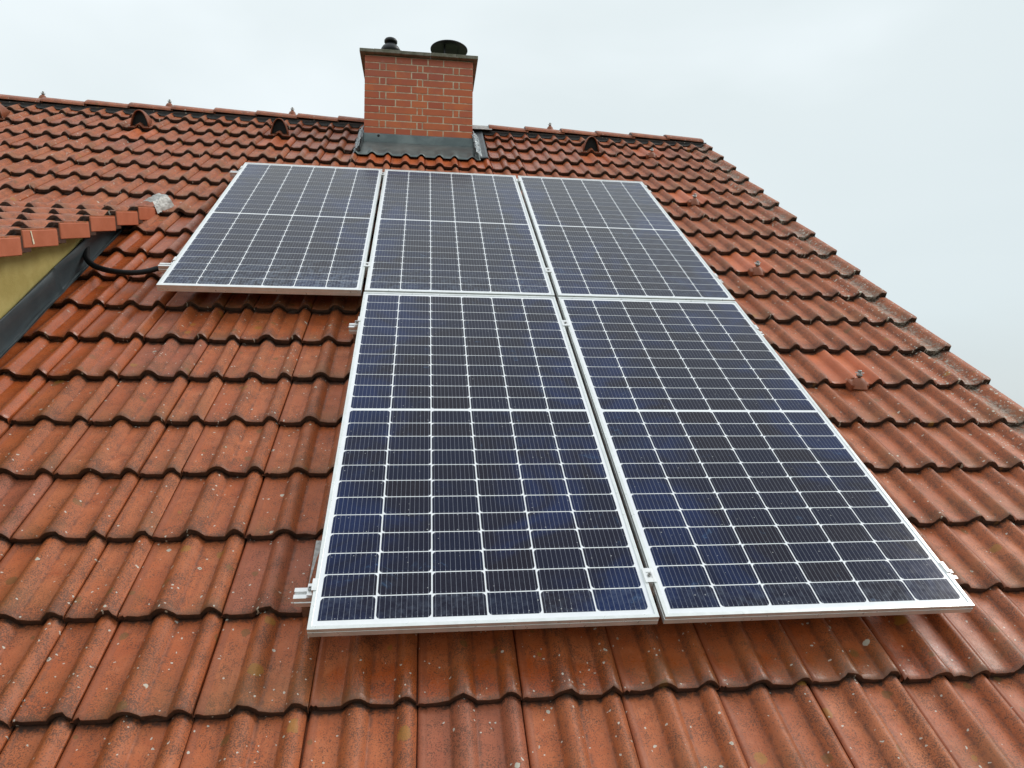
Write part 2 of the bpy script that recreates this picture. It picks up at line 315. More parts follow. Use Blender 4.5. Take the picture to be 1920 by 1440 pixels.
class MB:
    def __init__(s): s.v = []; s.f = []
    def add(s, v, f, M=None):
        o = len(s.v)
        s.v += [tuple(M @ Vector(a)) if M is not None else tuple(a) for a in v]; s.f += [tuple(i + o for i in q) for q in f]; return s
    def box(s, x0, x1, y0, y1, z0, z1, M=None):
        v = [(x, y, z) for z in (z0, z1) for y in (y0, y1) for x in (x0, x1)]
        return s.add(v, [(0, 2, 3, 1), (4, 5, 7, 6), (0, 1, 5, 4), (2, 6, 7, 3), (0, 4, 6, 2), (1, 3, 7, 5)], M)
    def lathe(s, prof, n=24, M=None, cap=True):
        v = [(r * math.cos(2 * math.pi * i / n), r * math.sin(2 * math.pi * i / n), z) for r, z in prof for i in range(n)]
        f = [(k * n + i, k * n + (i + 1) % n, (k + 1) * n + (i + 1) % n, (k + 1) * n + i) for k in range(len(prof) - 1) for i in range(n)]
        if cap: f += [tuple(range(n))[::-1], tuple((len(prof) - 1) * n + i for i in range(n))]
        return s.add(v, f, M)
    def grid(s, fn, nu, nv, M=None):
        v = [fn(i / nu, j / nv) for j in range(nv + 1) for i in range(nu + 1)]
        f = [(j * (nu + 1) + i, j * (nu + 1) + i + 1, (j + 1) * (nu + 1) + i + 1, (j + 1) * (nu + 1) + i) for j in range(nv) for i in range(nu)]
        return s.add(v, f, M)
    def tube(s, pts, r, n=10, rf=None):
        pts = [Vector(p) for p in pts]; v = []; up = Vector((0, 0, 1))
        for i, p in enumerate(pts):
            d = (pts[min(i + 1, len(pts) - 1)] - pts[max(i - 1, 0)]).normalized(); a = d.cross(up)
            if a.length < 1e-3: a = d.cross(Vector((1, 0, 0)))
            a.normalize(); b = a.cross(d); rr = rf(i) if rf else r
            v += [tuple(p + a * rr * math.cos(2 * math.pi * k / n) + b * rr * math.sin(2 * math.pi * k / n)) for k in range(n)]
        f = [(i * n + k, i * n + (k + 1) % n, (i + 1) * n + (k + 1) % n, (i + 1) * n + k) for i in range(len(pts) - 1) for k in range(n)]
        f += [tuple(range(n))[::-1], tuple((len(pts) - 1) * n + k for k in range(n))]
        return s.add(v, f)
    def mesh(s, name, m, **k): return mesh(name, s.v, s.f, m, **k)
def solid(me, th):
    b = bmesh.new(); b.from_mesh(me); bmesh.ops.recalc_face_normals(b, faces=b.faces); bmesh.ops.solidify(b, geom=list(b.faces), thickness=th); b.to_mesh(me); b.free(); return me

# ================================================================ SETTING
gm = MB().box(-900, 900, -900, 900, -.5, 0).mesh('ground', M_GRASS)
GZ = -6.6
obj('ground', gm, None, T(0, 0, GZ), kind='structure')

RIDGE_S = 4.012; HP = -0.14            # lip-level pan height of the tiles
XR = 4.385; XL = -5.2; EAVE = -4.3
# the roof: deck below the tiles (front) and the far slope
md = MB(); md.box(XL, XR - .06, EAVE, RIDGE_S - .012, -.235, -.205)
roof = obj('roof', md.mesh('roof', M_WOOD), None, ROOF.copy(), kind='structure', label='steep main roof covered in weathered orange-red double roll tiles')

# ---------------------------------------------------------------- roof tile mesh
G = 0.334; TH = 0.0305; TILT = math.atan(0.0315 / G)
def roll(x, c, wd, h):
    a = abs(x - c) / (wd / 2)
    if a >= 1: return 0.0
    return h * (0.5 + 0.5 * math.cos(math.pi * a)) ** .50
def prof(x, y, wtile, verge, half):
    fl = math.exp(-y / .022)
    z = 0.0
    cs = ((.127, .077, .0325, 1), (.2655, .066, .032, 0)) if not half else ((.1155, .066, .032, 0),)
    for c, wd, h, mid in cs:
        if verge and not mid:
            # raised outer border: climbs and stays up to the side
            a = (x - .232) / .042
            z = max(z, .033 * (0 if a < 0 else 1 if a > 1 else a * a * (3 - 2 * a)))
        else:
            z = max(z, roll(x, c, wd * (1 + (.16 * fl if mid else 0)), h))
    if x < .012: z += .0045 * min(1, x / .004)
    elif x < .024: z += .0045 * (1 - (x - .012) / .012)
    return z
def tile_mesh(name, m, width=.2995, verge=False, half=False, drop=.022, seed=0):
    rs = random.Random(seed + 91)
    xs = [.0, .004, .012, .018, .024] 
    wd = width
    if half: xs += [.05, .080, .083, .087, .094, .104, .1155, .127, .137, .143, .1475]
    else:
        xs += [.055, .0865, .0890, .0935, .101, .112, .127, .142, .153, .1605, .165, .1675, .20]
        if verge: xs += [.227, .236, .245, .255, .265, .278, .292, .303, .309]
        else: xs += [.230, .233, .2370, .2440, .254, .2655, .277, .287, .2930, .2955]
    xe = xs[-1]; sc = 1.0
    ys = [.0, .006, .016, .04, .10, .22, .40]
    v = []; f = []; uv = []
    def zz(x, y): 
        z = prof(x, max(y, 0), wd, verge, half)
        if x >= xe - 1e-6 and not verge: z = max(z * .75, .004)
        if y <= 0: z -= .0045
        elif y < .007: z -= .0008
        return z
    wob = {}
    def lip(x):
        if x not in wob: wob[x] = (.0016 * math.sin(x * 41 + seed * 2.1) + rs.uniform(-.0008, .0008) + (rs.uniform(.003, .007) if rs.random() < .05 else 0), rs.uniform(-.0007, .0007))
        return wob[x]
    Ux = lambda x: (x + (.15 if half else 0)) / .3
    n = len(xs)
    for y in ys:
        for x in xs: v.append((x, y + lip(x)[0] * (1 if y < .01 else .4 if y < .03 else 0), zz(x, y) + (lip(x)[1] if y < .05 else 0))); uv.append((Ux(x), y / .334))
    for j in range(len(ys) - 1):
        for i in range(n - 1): f.append((j * n + i, j * n + i + 1, (j + 1) * n + i + 1, (j + 1) * n + i))
    ns = len(f)
    # lip face
    o = len(v)
    for x in xs: v.append((x, lip(x)[0], zz(x, 0) + lip(x)[1])); uv.append((Ux(x), -.03))
    for x in xs: v.append((x, .001 + lip(x)[0], zz(x, .01) - TH * .62)); uv.append((Ux(x), -.3))
    for x in xs: v.append((x, .005, zz(x, .01) - TH)); uv.append((Ux(x), -.3))
    for x in xs: v.append((x, .05, zz(x, .05) - TH)); uv.append((Ux(x), -.3))
    for k in range(3):
        for i in range(n - 1): f.append((o + k * n + i, o + (k + 1) * n + i, o + (k + 1) * n + i + 1, o + k * n + i + 1)[::-1])
    # right flank
    o = len(v); dz = drop if not verge else .075
    for y in ys: v.append((xe, y, zz(xe, y))); uv.append((.99, y / .334))
    for y in ys: v.append((xe, y, (-dz if not verge else zz(xe, y) - dz))); uv.append((.99, y / .334))
    q = len(ys)
    for j in range(q - 1): f.append((o + j, o + q + j, o + q + j + 1, o + j + 1))
    if verge:
        o = len(v); v += [(xe - .02, 0, zz(xe - .02, 0) - TH), (xe, 0, zz(xe, 0) - TH + .002), (xe, 0, zz(xe, 0) - dz), (xe - .02, 0, zz(xe, 0) - dz)]; uv += [(.95, -.3)] * 4; f.append((o, o + 1, o + 2, o + 3))
        o = len(v); v += [(xe - .02, .0, zz(xe, 0) - dz), (xe - .02, .40, zz(xe, 0) - dz), (xe - .02, .40, -.005), (xe - .02, 0, -.005)]; uv += [(.95, -.3)] * 4; f.append((o, o + 1, o + 2, o + 3))
    # left flank and the water channel that slips under the neighbour
    o = len(v)
    for y in (.004, .40): v += [(0, y, zz(0, y)), (0, y, -.017), (-.026, y, -.017)]; uv += [(.0, y / .334), (0, y / .334), (0, y / .334)]
    f += [(o, o + 3, o + 4, o + 1), (o + 1, o + 4, o + 5, o + 2)]
    me = mesh(name, v, f, m, uv=uv)
    me.polygons.foreach_set('use_smooth', [i < ns for i in range(len(me.polygons))])
    return me
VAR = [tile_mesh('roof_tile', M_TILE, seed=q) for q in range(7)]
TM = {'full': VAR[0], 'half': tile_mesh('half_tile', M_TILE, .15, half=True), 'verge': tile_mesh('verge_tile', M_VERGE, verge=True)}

def warp(k, x):                        # the old roof is not quite true: the top courses creep up to the left
    wgt = {0: .020, 1: .013, 2: .006}.get(k, .020 if k < 0 else 0)
    return wgt * max(0, .6 - x)
LIP = {k: 3.707 - .3336 * k for k in range(0, 13)}
LIP[12] = -.298; LIP[13] = -.632; LIP[14] = -.966; LIP[15] = -1.289; LIP[16] = -1.614; LIP[17] = -1.938; LIP[18] = -2.263
for k in range(19, 25): LIP[k] = LIP[18] - .325 * (k - 18)
JR = [1.370 + .2995 * n for n in range(0, 10)]
CH_X0, CH_X1, CH_S = .797, 1.817, 3.275
tiles = []                              # (course, x, sort, scale, flags)
for k in range(0, 24):
    cols = [(x, 'full' if i < 9 else 'verge', 1.0) for i, x in enumerate(JR)]
    if k < 8:
        cols += [(1.370 - .2995 * n, 'full', 1.0) for n in range(1, 7)]
        x = -.427
        for i in range(14):
            x -= .3125; cols.append((x, 'full', 1.043))
    else:
        cols += [(1.070, 'full', 1.0), (.766, 'full', 1.015), (.460, 'full', 1.02), (.309, 'half', 1.0), (.008, 'full', 1.0), (-.293, 'full', 1.0), (-.595, 'full', 1.0)]
    for x, s, sc in cols:
        w_ = .15 if s == 'half' else .30
        y = LIP[k] + warp(k, x)
        if k <= 2 and x + w_ > CH_X0 - .01 and x < CH_X1 + .06:
            continue
        if k >= 9 and x < -.6: continue
        tiles.append((k, x, s, sc, y))

PANW, PANL, GX, GY = 1.038, 2.094, .0196, .0176
PANELS = [(0, 0, 'left'), (PANW + GX, 0, 'm'), (2 * (PANW + GX), 0, 'r'), (PANW + GX - .0026, -(PANL + GY), 'll'), (2 * (PANW + GX) - .0026, -(PANL + GY), 'lr')]
def visible_area(k, x, s, y):
    w_ = .15 if s == 'half' else .3
    pts = []
    nv = 0; tot = 0
    for a in (.1, .37, .63, .9):
        for b in (.08, .5, .92):
            X = np.array((x + a * w_, y + b * G, HP + .005)); u = proj(X)[0]; tot += 1
            if u[2] <= 0 or not (0 <= u[0] <= 1920 and 0 <= u[1] <= 1440): continue
            tt = (0 - CAMP[2]) / (X[2] - CAMP[2]); H = CAMP + tt * (X - CAMP)
            if any(px <= H[0] <= px + PANW and py <= H[1] <= py + PANL for px, py, _ in PANELS): continue
            if k == 8 and x < -.5: continue
            nv += 1
    c = proj(np.array([(x, y, HP), (x + w_, y, HP), (x + w_, y + G, HP), (x, y + G, HP)]))
    if (c[:, 2] <= .1).any(): return 0
    ar = abs(sum(c[i, 0] * c[(i + 1) % 4, 1] - c[(i + 1) % 4, 0] * c[i, 1] for i in range(4))) / 2
    return ar * nv / tot
rank = []
for t_ in tiles:
    k, x, s, sc, y = t_
    rank.append(visible_area(k, x, s, y))
order = sorted(range(len(tiles)), key=lambda i: -rank[i])
singles = set(i for i in order[:300] if rank[i] > 20)
print('tiles', len(tiles), 'visible', sum(r > 20 for r in rank), 'singles', len(singles))
BRIGHT = {}
def near(x, c): return abs(x + .15 - c) < .16
stuff = [[], [], [], []]; 
def tile_mx(k, x, y, sc, rng):
    ys_ = .76 if k == 0 else 1.0
    return T(x + rng.uniform(-.0016, .0016), y + rng.uniform(-.0045, .0045), HP + rng.uniform(-.0012, .0022)) @ RX(-TILT + rng.uniform(-.005, .005)) @ RZ(rng.uniform(-.006, .006)) @ Matrix.Diagonal((sc, ys_, 1, 1))
sv, sf, suv, svar, smi = [], [], [], [], []
rng = random.Random(3)
for i, (k, x, s, sc, y) in enumerate(tiles):
    Mx = tile_mx(k, x, y, sc, rng); me = TM[s] if s != 'full' else VAR[i * 5 % 7]
    if i in singles:
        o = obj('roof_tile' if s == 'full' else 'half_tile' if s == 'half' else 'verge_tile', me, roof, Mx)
        new = 0.0; wet = 0.0; lab = None
        if k in (1, 5, 9, 13) and near(x, 3.61): new = .9; lab = 'cleaner brighter orange tile carrying a conductor holder'
        if k == 2 and near(x, -1.21): new = .6
        if k == 2 and near(x, .03): new = .8
        if k == 2 and near(x, 3.01): new = .7
        if k == 3 and CH_X0 - .2 < x < CH_X1: new = .9; wet = .5; lab = 'clean wet orange tile right below the chimney apron'
        if k <= 3 and CH_X1 - .1 < x < CH_X1 + 1.0: wet = max(wet, .9 - .7 * (x - CH_X1)); new = max(new, .25)
        if k <= 3 and CH_X0 - .75 < x < CH_X0 - .1: wet = max(wet, .5)
        if 8 <= k <= 15 and x < -.4: new = .5; wet = .75
        elif 8 <= k <= 13 and x < -.1: wet = .5; new = .3
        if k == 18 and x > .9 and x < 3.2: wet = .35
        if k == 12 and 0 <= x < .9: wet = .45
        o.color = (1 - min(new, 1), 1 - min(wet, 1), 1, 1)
        if lab: o['label'] = lab
    else:
        b0 = len(sv)
        sv += [tuple(Mx @ v.co) for v in me.vertices]
        u = me.uv_layers[0].data; vr = rng.random()
        for p_ in me.polygons:
            sf.append(tuple(b0 + a for a in p_.vertices)); svar.append(vr); smi.append((1 if s == 'verge' else 0, p_.use_smooth))
            for li in p_.loop_indices: suv.append(tuple(u[li].uv))
me = bpy.data.meshes.new('far_tiles'); me.from_pydata(sv, [], sf); me.materials.append(M_TILE); me.materials.append(M_VERGE)
l = me.uv_layers.new(name='UVMap')
l.data.foreach_set('uv', [c for p_ in suv for c in p_])
at = me.attributes.new('var', 'FLOAT', 'FACE'); at.data.foreach_set('value', svar)
me.polygons.foreach_set('material_index', [a for a, b in smi]); me.polygons.foreach_set('use_smooth', [b for a, b in smi]); me.update()
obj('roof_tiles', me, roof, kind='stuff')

# far slope: the same covering, seen only from elsewhere (courses joined)
bm_ = MB()
Rb = ROOF.inverted() @ (T(0, 0, 0) @ ROOF @ T(0, RIDGE_S, -.15) @ RX(-2 * PITCH))
for k in range(12):
    def fn(a, b, k=k):
        x = XL + a * (XR - XL)
        return (x, -.02 + k * .334 + b * .36, (roll((x - 1.37) % .3, .127, .08, .0285) + roll((x - 1.37) % .3, .2655, .07, .0285)) - .03 + .028 * b)
    bm_.grid(fn, 380, 1)
obj('far_slope_covering', bm_.mesh('far_slope', M_TILE, smooth=True), roof, Rb, kind='stuff')

# ---------------------------------------------------------------- ridge
ridge_w = ROOF @ Vector((0, RIDGE_S, -.15))
def ridge_pt(x, yy, z):                 # z above the crossing, world upright, returned in the roof frame
    lift = .02 * max(0, .6 - x)
    p_ = Vector((0, yy, z)); p_.rotate(Matrix.Rotation(-PITCH, 3, 'X')); return (x, RIDGE_S + lift + p_.y, -.15 + p_.z)
def ridge_mesh(seed):
    r = random.Random(seed); prf = [(-.122, .008), (-.121, .024), (-.098, .047), (-.064, .071), (-.022, .087), (.022, .087), (.064, .071), (.098, .047), (.121, .024), (.122, .008)]
    v, f, uv = [], [], []; L0 = .412; ys = [0, .004, .05, .38, .412]
    for x in ys:
        s = 1.0 + .07 * (1 - x / L0); rise = .016 * (1 - x / L0) - (.005 if x == 0 else 0)
        for y, z in prf: v.append((x, y * s, z * s + rise)); uv.append((.45 + y * .5, .5 + x))
    n = len(prf)
    for j in range(len(ys) - 1):
        for i in range(n - 1): f.append((j * n + i, (j + 1) * n + i, (j + 1) * n + i + 1, j * n + i + 1)[::-1])
    ns = len(f); 
    for x, flip in ((0, 1), (L0, 0)):   # end faces, 16 mm thick
        o = len(v); s = 1.07 if x == 0 else 1.0; rs = .011 if x == 0 else 0
        for y, z in prf: v.append((x, y * s, z * s + rs)); uv.append((.5, -.2))
        for y, z in prf: v.append((x + (.002 if x == 0 else -.002), y * s * .88, z * s + rs - .016)); uv.append((.5, -.2))
        for i in range(n - 1): f.append((o + i, o + i + 1, o + n + i + 1, o + n + i))
    o = len(v)
    for x in (0, L0):
        for y, z in prf: v.append((x, y * .88, z - .014)); uv.append((.5, -.2))
    for i in range(n - 1): f.append((o + i, o + i + 1, o + n + i + 1, o + n + i))
    me = mesh('ridge_tile', v, f, M_TILE, uv=uv); me.polygons.foreach_set('use_smooth', [i < ns for i in range(len(me.polygons))]); return me
RM = ridge_mesh(1)
RW = RX(-PITCH)
xs_l = [-2.29 + .398 * i for i in range(-7, 8)] ; xs_r = [2.02 + .381 * i for i in range(0, 6)]
for x in xs_l + xs_r:
    if x > .75 and x < 1.7: continue
    lift = .02 * max(0, .6 - x)
    o = obj('ridge_tile', RM, roof, T(x, RIDGE_S + lift, -.15) @ RW @ T(0, 0, -.047 + rng.uniform(-.002, .003)) @ RZ(rng.uniform(-.006, .006)))
    o.color = (1, .7, 1, 1)
# black vent roll below the ridge tiles, pressed over the waves, one strip each side of the chimney
for x0, x1 in ((XL, CH_X0 - .02), (CH_X1 + .02, XR - .01)):
    for side in (1, -1):
        b = MB()
        def fn(a, c, x0=x0, x1=x1, side=side):
            x = x0 + a * (x1 - x0); y = side * -(.098 + c * .050)
            j = 1.37 if x > -.43 else -.427; wdt = .2995 if x > -.43 else .3125
            t_ = ((x - j) % wdt) * .2995 / wdt
            hh = roll(t_, .127, .08, .0285) + roll(t_, .2655, .07, .0285)
            zr = -abs(y) * math.tan(PITCH)      # roof surface below the crossing
            z = -.032 if c < .01 else (zr + .010 + hh * c + (1 - c) * .012)
            return ridge_pt(x, y, z)
        b.grid(fn, 220 if x1 < 1 else 130, 4)
        obj('ridge_vent_roll', b.mesh('ridge_vent_roll', M_RUB, smooth=True), roof, None)
# sheet saddle over the ridge right of the chimney
b = MB(); pr_ = [(-.15, -.045), (-.11, -.005), (-.04, .040), (.04, .040), (.11, -.005), (.15, -.045)]
b.grid(lambda a, c: ridge_pt(CH_X1 - .02 + a * .25, *pr_[round(c * 5)]), 3, 5)
obj('ridge_saddle_sheet', solid(b.mesh('ridge_saddle_sheet', M_ALU), .003), roof, None)

# ================================================================ CHIMNEY
CW = CH_X1 - CH_X0; CD = .58; CP = .0690; NC = 11
cbase = ROOF @ Vector((CH_X0, CH_S, -.165))
CZ0 = .125                               # lowest visible bed above the base point (hidden part continues down)
chim = obj('chimney', None, None, T(*cbase), label='square red brick chimney standing at the ridge with a grey metal apron', category='chimney')
b = MB().box(.0025, CW - .0025, .0025, CD - .0025, -.45, CZ0 + NC * CP - .004); obj('mortar_core', b.mesh('mortar_core', M_MORT), chim)
A = [0, .283, .428, .580, .726, 1]; Bp = [0, .136, .194, .483, .532, .817, .872, 1]
SA = [0, .5, 1]; SB = [0, .25, .75, 1]
cache = {}
def brick(w_, d_, M):
    key = (round(w_, 3), round(d_, 3))
    if key not in cache:
        cache[key] = MB().box(0, w_, 0, d_, 0, CP - .0080).mesh('brick', M_BRICK, bevel=.0022)
    return obj('brick', cache[key], chim, M)
rb = random.Random(5)
for c in range(-2, NC):
    z = CZ0 + c * CP; pat = A if c % 2 == 0 else Bp; sp_ = SB if c % 2 == 0 else SA
    last = pat
    jz = .0050
    for i in range(len(pat) - 1):
        x0, x1 = pat[i] * CW, pat[i + 1] * CW
        x0 += jz if i else 0; x1 -= jz if i < len(pat) - 2 else 0
        brick(x1 - x0, .11, T(x0, rb.uniform(-.0012, .0012), z))
        brick(x1 - x0, .11, T(x0, CD - .11, z))
    for i in range(len(sp_) - 1):
        y0, y1 = .119 + sp_[i] * (CD - .238), .119 + sp_[i + 1] * (CD - .238)
        y0 += jz if i else 0; y1 -= jz if i < len(sp_) - 2 else 0
        brick(.11, y1 - y0, T(rb.uniform(-.001, .001), y0, z)); brick(.11, y1 - y0, T(CW - .11, y0, z))
# crown slabs
ZT = CZ0 + NC * CP; OV = .047
cuts = [-OV, .085, .345, .615, .86, CW + OV]
for i in range(5):
    b = MB().box(cuts[i] + .0003, cuts[i + 1] - .0003, -OV, CD + OV, ZT + .002, ZT + .036)
    obj('crown_slab', b.mesh('crown_slab', M_CONC, bevel=.003), chim, T(0, 0, [0, .002, -.001, .001, 0][i]))
# apron flashing in the roof frame, expressed in the chimney frame
CINV = T(*cbase).inverted() @ ROOF
def tz(x, k_amp=1.0):
    t_ = (x - 1.37) % .2995
    return HP + k_amp * (roll(t_, .127, .08, .0285) + roll(t_, .2655, .07, .0285))
b = MB()
fs = 2.925
def ap(a, c):
    x = CH_X0 - .055 + a * (CW + .11)
    if c < .5:                           # up-stand against the brickwork
        q = CINV @ Vector((CH_X0 + .0 + a * CW, CH_S, -.165)); h = (1 - c / .5)
        return (min(max(x - CH_X0, -.008), CW + .008), -.006 - .002 * math.sin(a * 9) - .01 * (1 - h), .006 + h * (CZ0 - .002))
    s = (c - .5) / .5
    S = CH_S - .012 - s * (CH_S - .012 - fs); wv = max(0, (s - .35) / .65)
    flat = -.118
    n = flat * (1 - s) + (tz(x, 1.0) + .006 - .0) * s if s > 0 else flat
    n = -.112 + (tz(x) + .007 + .112) * (wv ** 1.3) - .012 * s * (1 - wv)
    if s >= .999: n -= .004
    return tuple(CINV @ Vector((x, S, n)))
b.grid(ap, 84, 20)
obj('apron', solid(b.mesh('apron', M_LEAD, smooth=True), .002), chim, label='grey lead apron dressed over the tile rolls below the brickwork')
# side sheets beside the chimney
for sd, xo in ((-1, CH_X0), (1, CH_X1)):
    b = MB()
    def fn(a, c, sd=sd, xo=xo):
        S = 2.97 + a * (3.97 - 2.97); ex = 1.45 if sd > 0 else .8; kk = [(0.006, .045), (.008, .0), (.035, -.012), (.075 * ex, -.004), (.088 * ex, .002), (.094 * ex, -.02)][round(c * 5)]
        nn_ = noise.noise(Vector((S * 9, c * 4, sd * 3))) * .006
        return tuple(CINV @ Vector((xo + sd * (kk[0] + nn_ * .8), S, HP + .02 + kk[1] + nn_)))
    b.grid(fn, 40, 5)
    obj('side_flashing', solid(b.mesh('side_flashing', M_DARKM, smooth=True), .002), chim)
    b = MB()
    def fn(a, c, sd=sd, xo=xo):           # crumpled bright corner piece
        S = 2.93 + a * (.60 if sd > 0 else .64); wd = .055 if sd > 0 else .05
        nn_ = noise.noise(Vector((S * 26, c * 7, sd * 3))) * .014; n2_ = noise.noise(Vector((S * 31 + 4, c * 9, sd * 3))) * .012
        return tuple(CINV @ Vector((xo + sd * (.012 + c * wd + n2_) , S, HP + .105 - .075 * c * (1 if sd < 0 else .7) + nn_ * 1.0 - .09 * max(0, .25 - a))))
    b.grid(fn, 46, 8)
    obj('corner_flashing', solid(b.mesh('corner_flashing', M_LEADB, smooth=False), .0015), chim, label='bright crumpled metal strip at the chimney corner')
# dark round fixing in the apron
b = MB().lathe([(.0, 0), (.012, 0), (.012, .004), (.004, .007), (.0, .007)], 12, RX(R(90))); obj('fixing', b.mesh('fixing', M_BLACK, smooth=True), chim, T(.135, -.0095, .105))
# cowls
ct = T(*cbase)
b = MB().lathe([(.070, 0), (.070, .12), (.086, .125), (.096, .145), (.096, .163), (.080, .190), (.056, .210), (.046, .220), (.044, .236)], 28); 
cw = obj('chimney_cowl', None, None, ct @ T(.225, .27, ZT + .036), label='small stepped black flue pot at the left end of the chimney crown', category='chimney cowl')
obj('pot', b.mesh('pot', M_COWL, smooth=True), cw)
b = MB().lathe([(.0, .232), (.056, .232), (.064, .240), (.064, .256), (.056, .268), (.03, .275), (.0, .277)], 28, cap=False); obj('lid', b.mesh('lid', M_COWL, smooth=True), cw)
cw2 = obj('chimney_cowl', None, None, ct @ T(.80, .30, ZT + .012), label='wide black disc shaped rain cap at the right end of the chimney crown', category='chimney cowl')
b = MB().lathe([(.085, 0), (.085, .16), (.080, .16), (.080, .0)], 28, cap=False); obj('flue_pipe', b.mesh('flue_pipe', M_COWL, smooth=True), cw2)
b = MB().lathe([(.0, .262), (.09, .255), (.178, .240), (.186, .243), (.186, .250), (.178, .256), (.09, .285), (.0, .30)], 48, cap=False); obj('rain_cap', b.mesh('rain_cap', M_COWL, smooth=True), cw2)
for a in range(3):
    b = MB().box(-.008, .008, -.002, .002, .10, .258); obj('bracket', b.mesh('bracket', M_COWL), cw2, RZ(a * 2.094 + .5) @ T(0, .088, 0))

# ================================================================ ROOF VENTS AND CONDUCTOR HOLDERS
def hood(x, S, label):
    e_ = obj('roof_vent', None, None, ROOF @ T(x, S, HP + .004), label=label, category='roof vent', group='hooded vent tiles below the ridge')
    W_, H_, L_ = .083, .138, .25
    arch = []
    for i in range(17):
        a = -1 + 2 * i / 16
        z = H_ * (1 - abs(a) ** 2.3) ** .75 if abs(a) < 1 else 0
        arch.append((a * W_ * (1 - .25 * (z / H_) ** 2 * 0), z))
    def fn(a, c, off=0.0):
        i = a * 16; y, z = arch[round(i)]
        s = 1 - c ** 1.6 * .86
        return (y * (1 - .62 * c ** 1.5) - 0, -.0 + c * L_ + .055 * (z / H_) * (1 - c), z * s * (1 - off) + .002)
    b = MB(); b.grid(lambda a, c: fn(a, c), 16, 10)
    o_ = obj('hood', solid(b.mesh('hood', M_TILE, smooth=True), .007), e_); o_.color = (1, 1, 1, 1)
    b = MB(); pts = [(y * .93, .035 + .055 * z / H_, z * .95) for y, z in arch]; n = len(pts)
    b.add(pts + [(0, .035, 0)], [(i, i + 1, n) for i in range(n - 1)]); obj('throat_shade_plate', b.mesh('throat_shade_plate', M_BLACK), e_)  # black plate stands in for the shade inside the hood
    b = MB(); b.grid(lambda a, c: ((-.10 + .20 * a), -.012 + .05 * c, roll(a * .24 - .12, 0, .080, .0300) + .003 + .002 * c), 20, 2)
    obj('foot', solid(b.mesh('foot', M_TILE, smooth=True), .008), e_)
hood(-1.22, LIP[1] + warp(1, -1.2) + .006, 'arched clay vent hood high on the roof, leftmost of three, with dark opening')
hood(.015, LIP[1] + warp(1, 0) + .006, 'arched clay vent hood with dark opening, the one just left of the chimney')
hood(3.00, LIP[1] + .006, 'arched clay vent hood with dark opening, alone to the right of the chimney')
hood(-2.46, LIP[1] + warp(1, -2.46) + .006, 'arched clay vent hood cut off by the left edge of the picture')

def holder_parts(e_, s=1.0, lean=0.0, metal=True):
    b = MB(); n = 14
    prf = [(.050, 0), (.046, .02), (.038, .042), (.028, .058), (.020, .064), (.0, .066)]
    b.lathe(prf, n, RX(lean) @ Matrix.Diagonal((s, s * 1.0, s, 1)), cap=False)
    k_ = obj('knob', b.mesh('knob', M_TILE, smooth=True), e_); k_.color = (.8, 1, 1, 1)
    c_ = obj('clamp', MB().lathe([(.010, .060), (.010, .070), (.016, .072), (.018, .084), (.008, .088), (.008, .098), (.013, .100), (.011, .110), (.0, .112)], 10, RX(lean) @ Matrix.Diagonal((s, s, s, 1))).mesh('clamp', M_STEEL, smooth=True), e_)
    b = MB().box(-.024, .024, -.006, .006, .086, .092, RX(lean) @ RZ(.6) @ Matrix.Diagonal((s, s, s, 1))); b.box(-.024, .024, -.006, .006, .093, .098, RX(lean) @ RZ(-.7) @ Matrix.Diagonal((s, s, s, 1)))
    obj('cross_clip', b.mesh('cross_clip', M_RAIL), e_)
for n_, (x, k, lab) in enumerate(((3.606, 1, 'small clay conductor holder, highest on the right slope nearest the ridge'), (3.606, 5, 'clay conductor holder on the right slope, second from the ridge'), (3.604, 9, 'clay conductor holder on the right slope, level with the gap between panel rows'), (3.600, 13, 'lowest clay conductor holder on the right slope, beside the lower right panel'))):
    e_ = obj('conductor_holder', None, None, ROOF @ T(x, LIP[k] - .045, HP - .005) @ RX(0), label=lab, category='conductor holder', group='lightning conductor holders on the roof')
    holder_parts(e_, .86, lean=-PITCH * .75)
    b = MB().box(-.05, .05, -.01, .045, -.012, .03); k_ = obj('foot', b.mesh('foot', M_TILE, bevel=.006), e_); k_.color = (.8, 1, 1, 1)
for x, lab in ((-2.33, 'small conductor holder on the ridge, leftmost, near the picture edge'), (-1.155, 'small conductor holder on the ridge, above the leftmost whole vent hood'), (.03, 'small conductor holder on the ridge, above the vent just left of the chimney'), (2.68, 'small conductor holder on the ridge, right of the chimney')):
    e_ = obj('conductor_holder', None, None, ROOF @ T(x, RIDGE_S + .02 * max(0, .6 - x), -.15) @ RW @ T(0, 0, .036), label=lab, category='conductor holder', group='lightning conductor holders on the roof')
    holder_parts(e_, .82)

# ================================================================ SOLAR PANELS
FW, FH = .0115, .035
CWD, CHT, PX, PY = .1604, .0805, .1654, .08445
MID = .0155
x00 = (PANW - (5 * PX + CWD)) / 2
ytot = 11 * PY * 2 + CHT * 2 + MID
y00 = (PANL - ytot) / 2
def cell_mesh(top):
    ch = .0108; w_, h_ = CWD / 2, CHT / 2
    p_ = [(-w_, -h_), (w_, -h_), (w_, h_ - ch), (w_ - ch * .35, h_ - ch * .35), (w_ - ch, h_), (-w_ + ch, h_), (-w_ + ch * .35, h_ - ch * .35), (-w_, h_ - ch)]
    if not top: p_ = [(x, -y) for x, y in p_][::-1]
    n = len(p_); v = [(x, y, .0006) for x, y in p_] + [(x, y, 0) for x, y in p_]
    uv = [(x / CWD + .5, y / CHT + .5) for x, y in p_] * 2
    return mesh('cell', v, [tuple(range(n))] + [(i, n + i, n + (i + 1) % n, (i + 1) % n) for i in range(n)], M_CELL, uv=uv)
CM = (cell_mesh(True), cell_mesh(False))
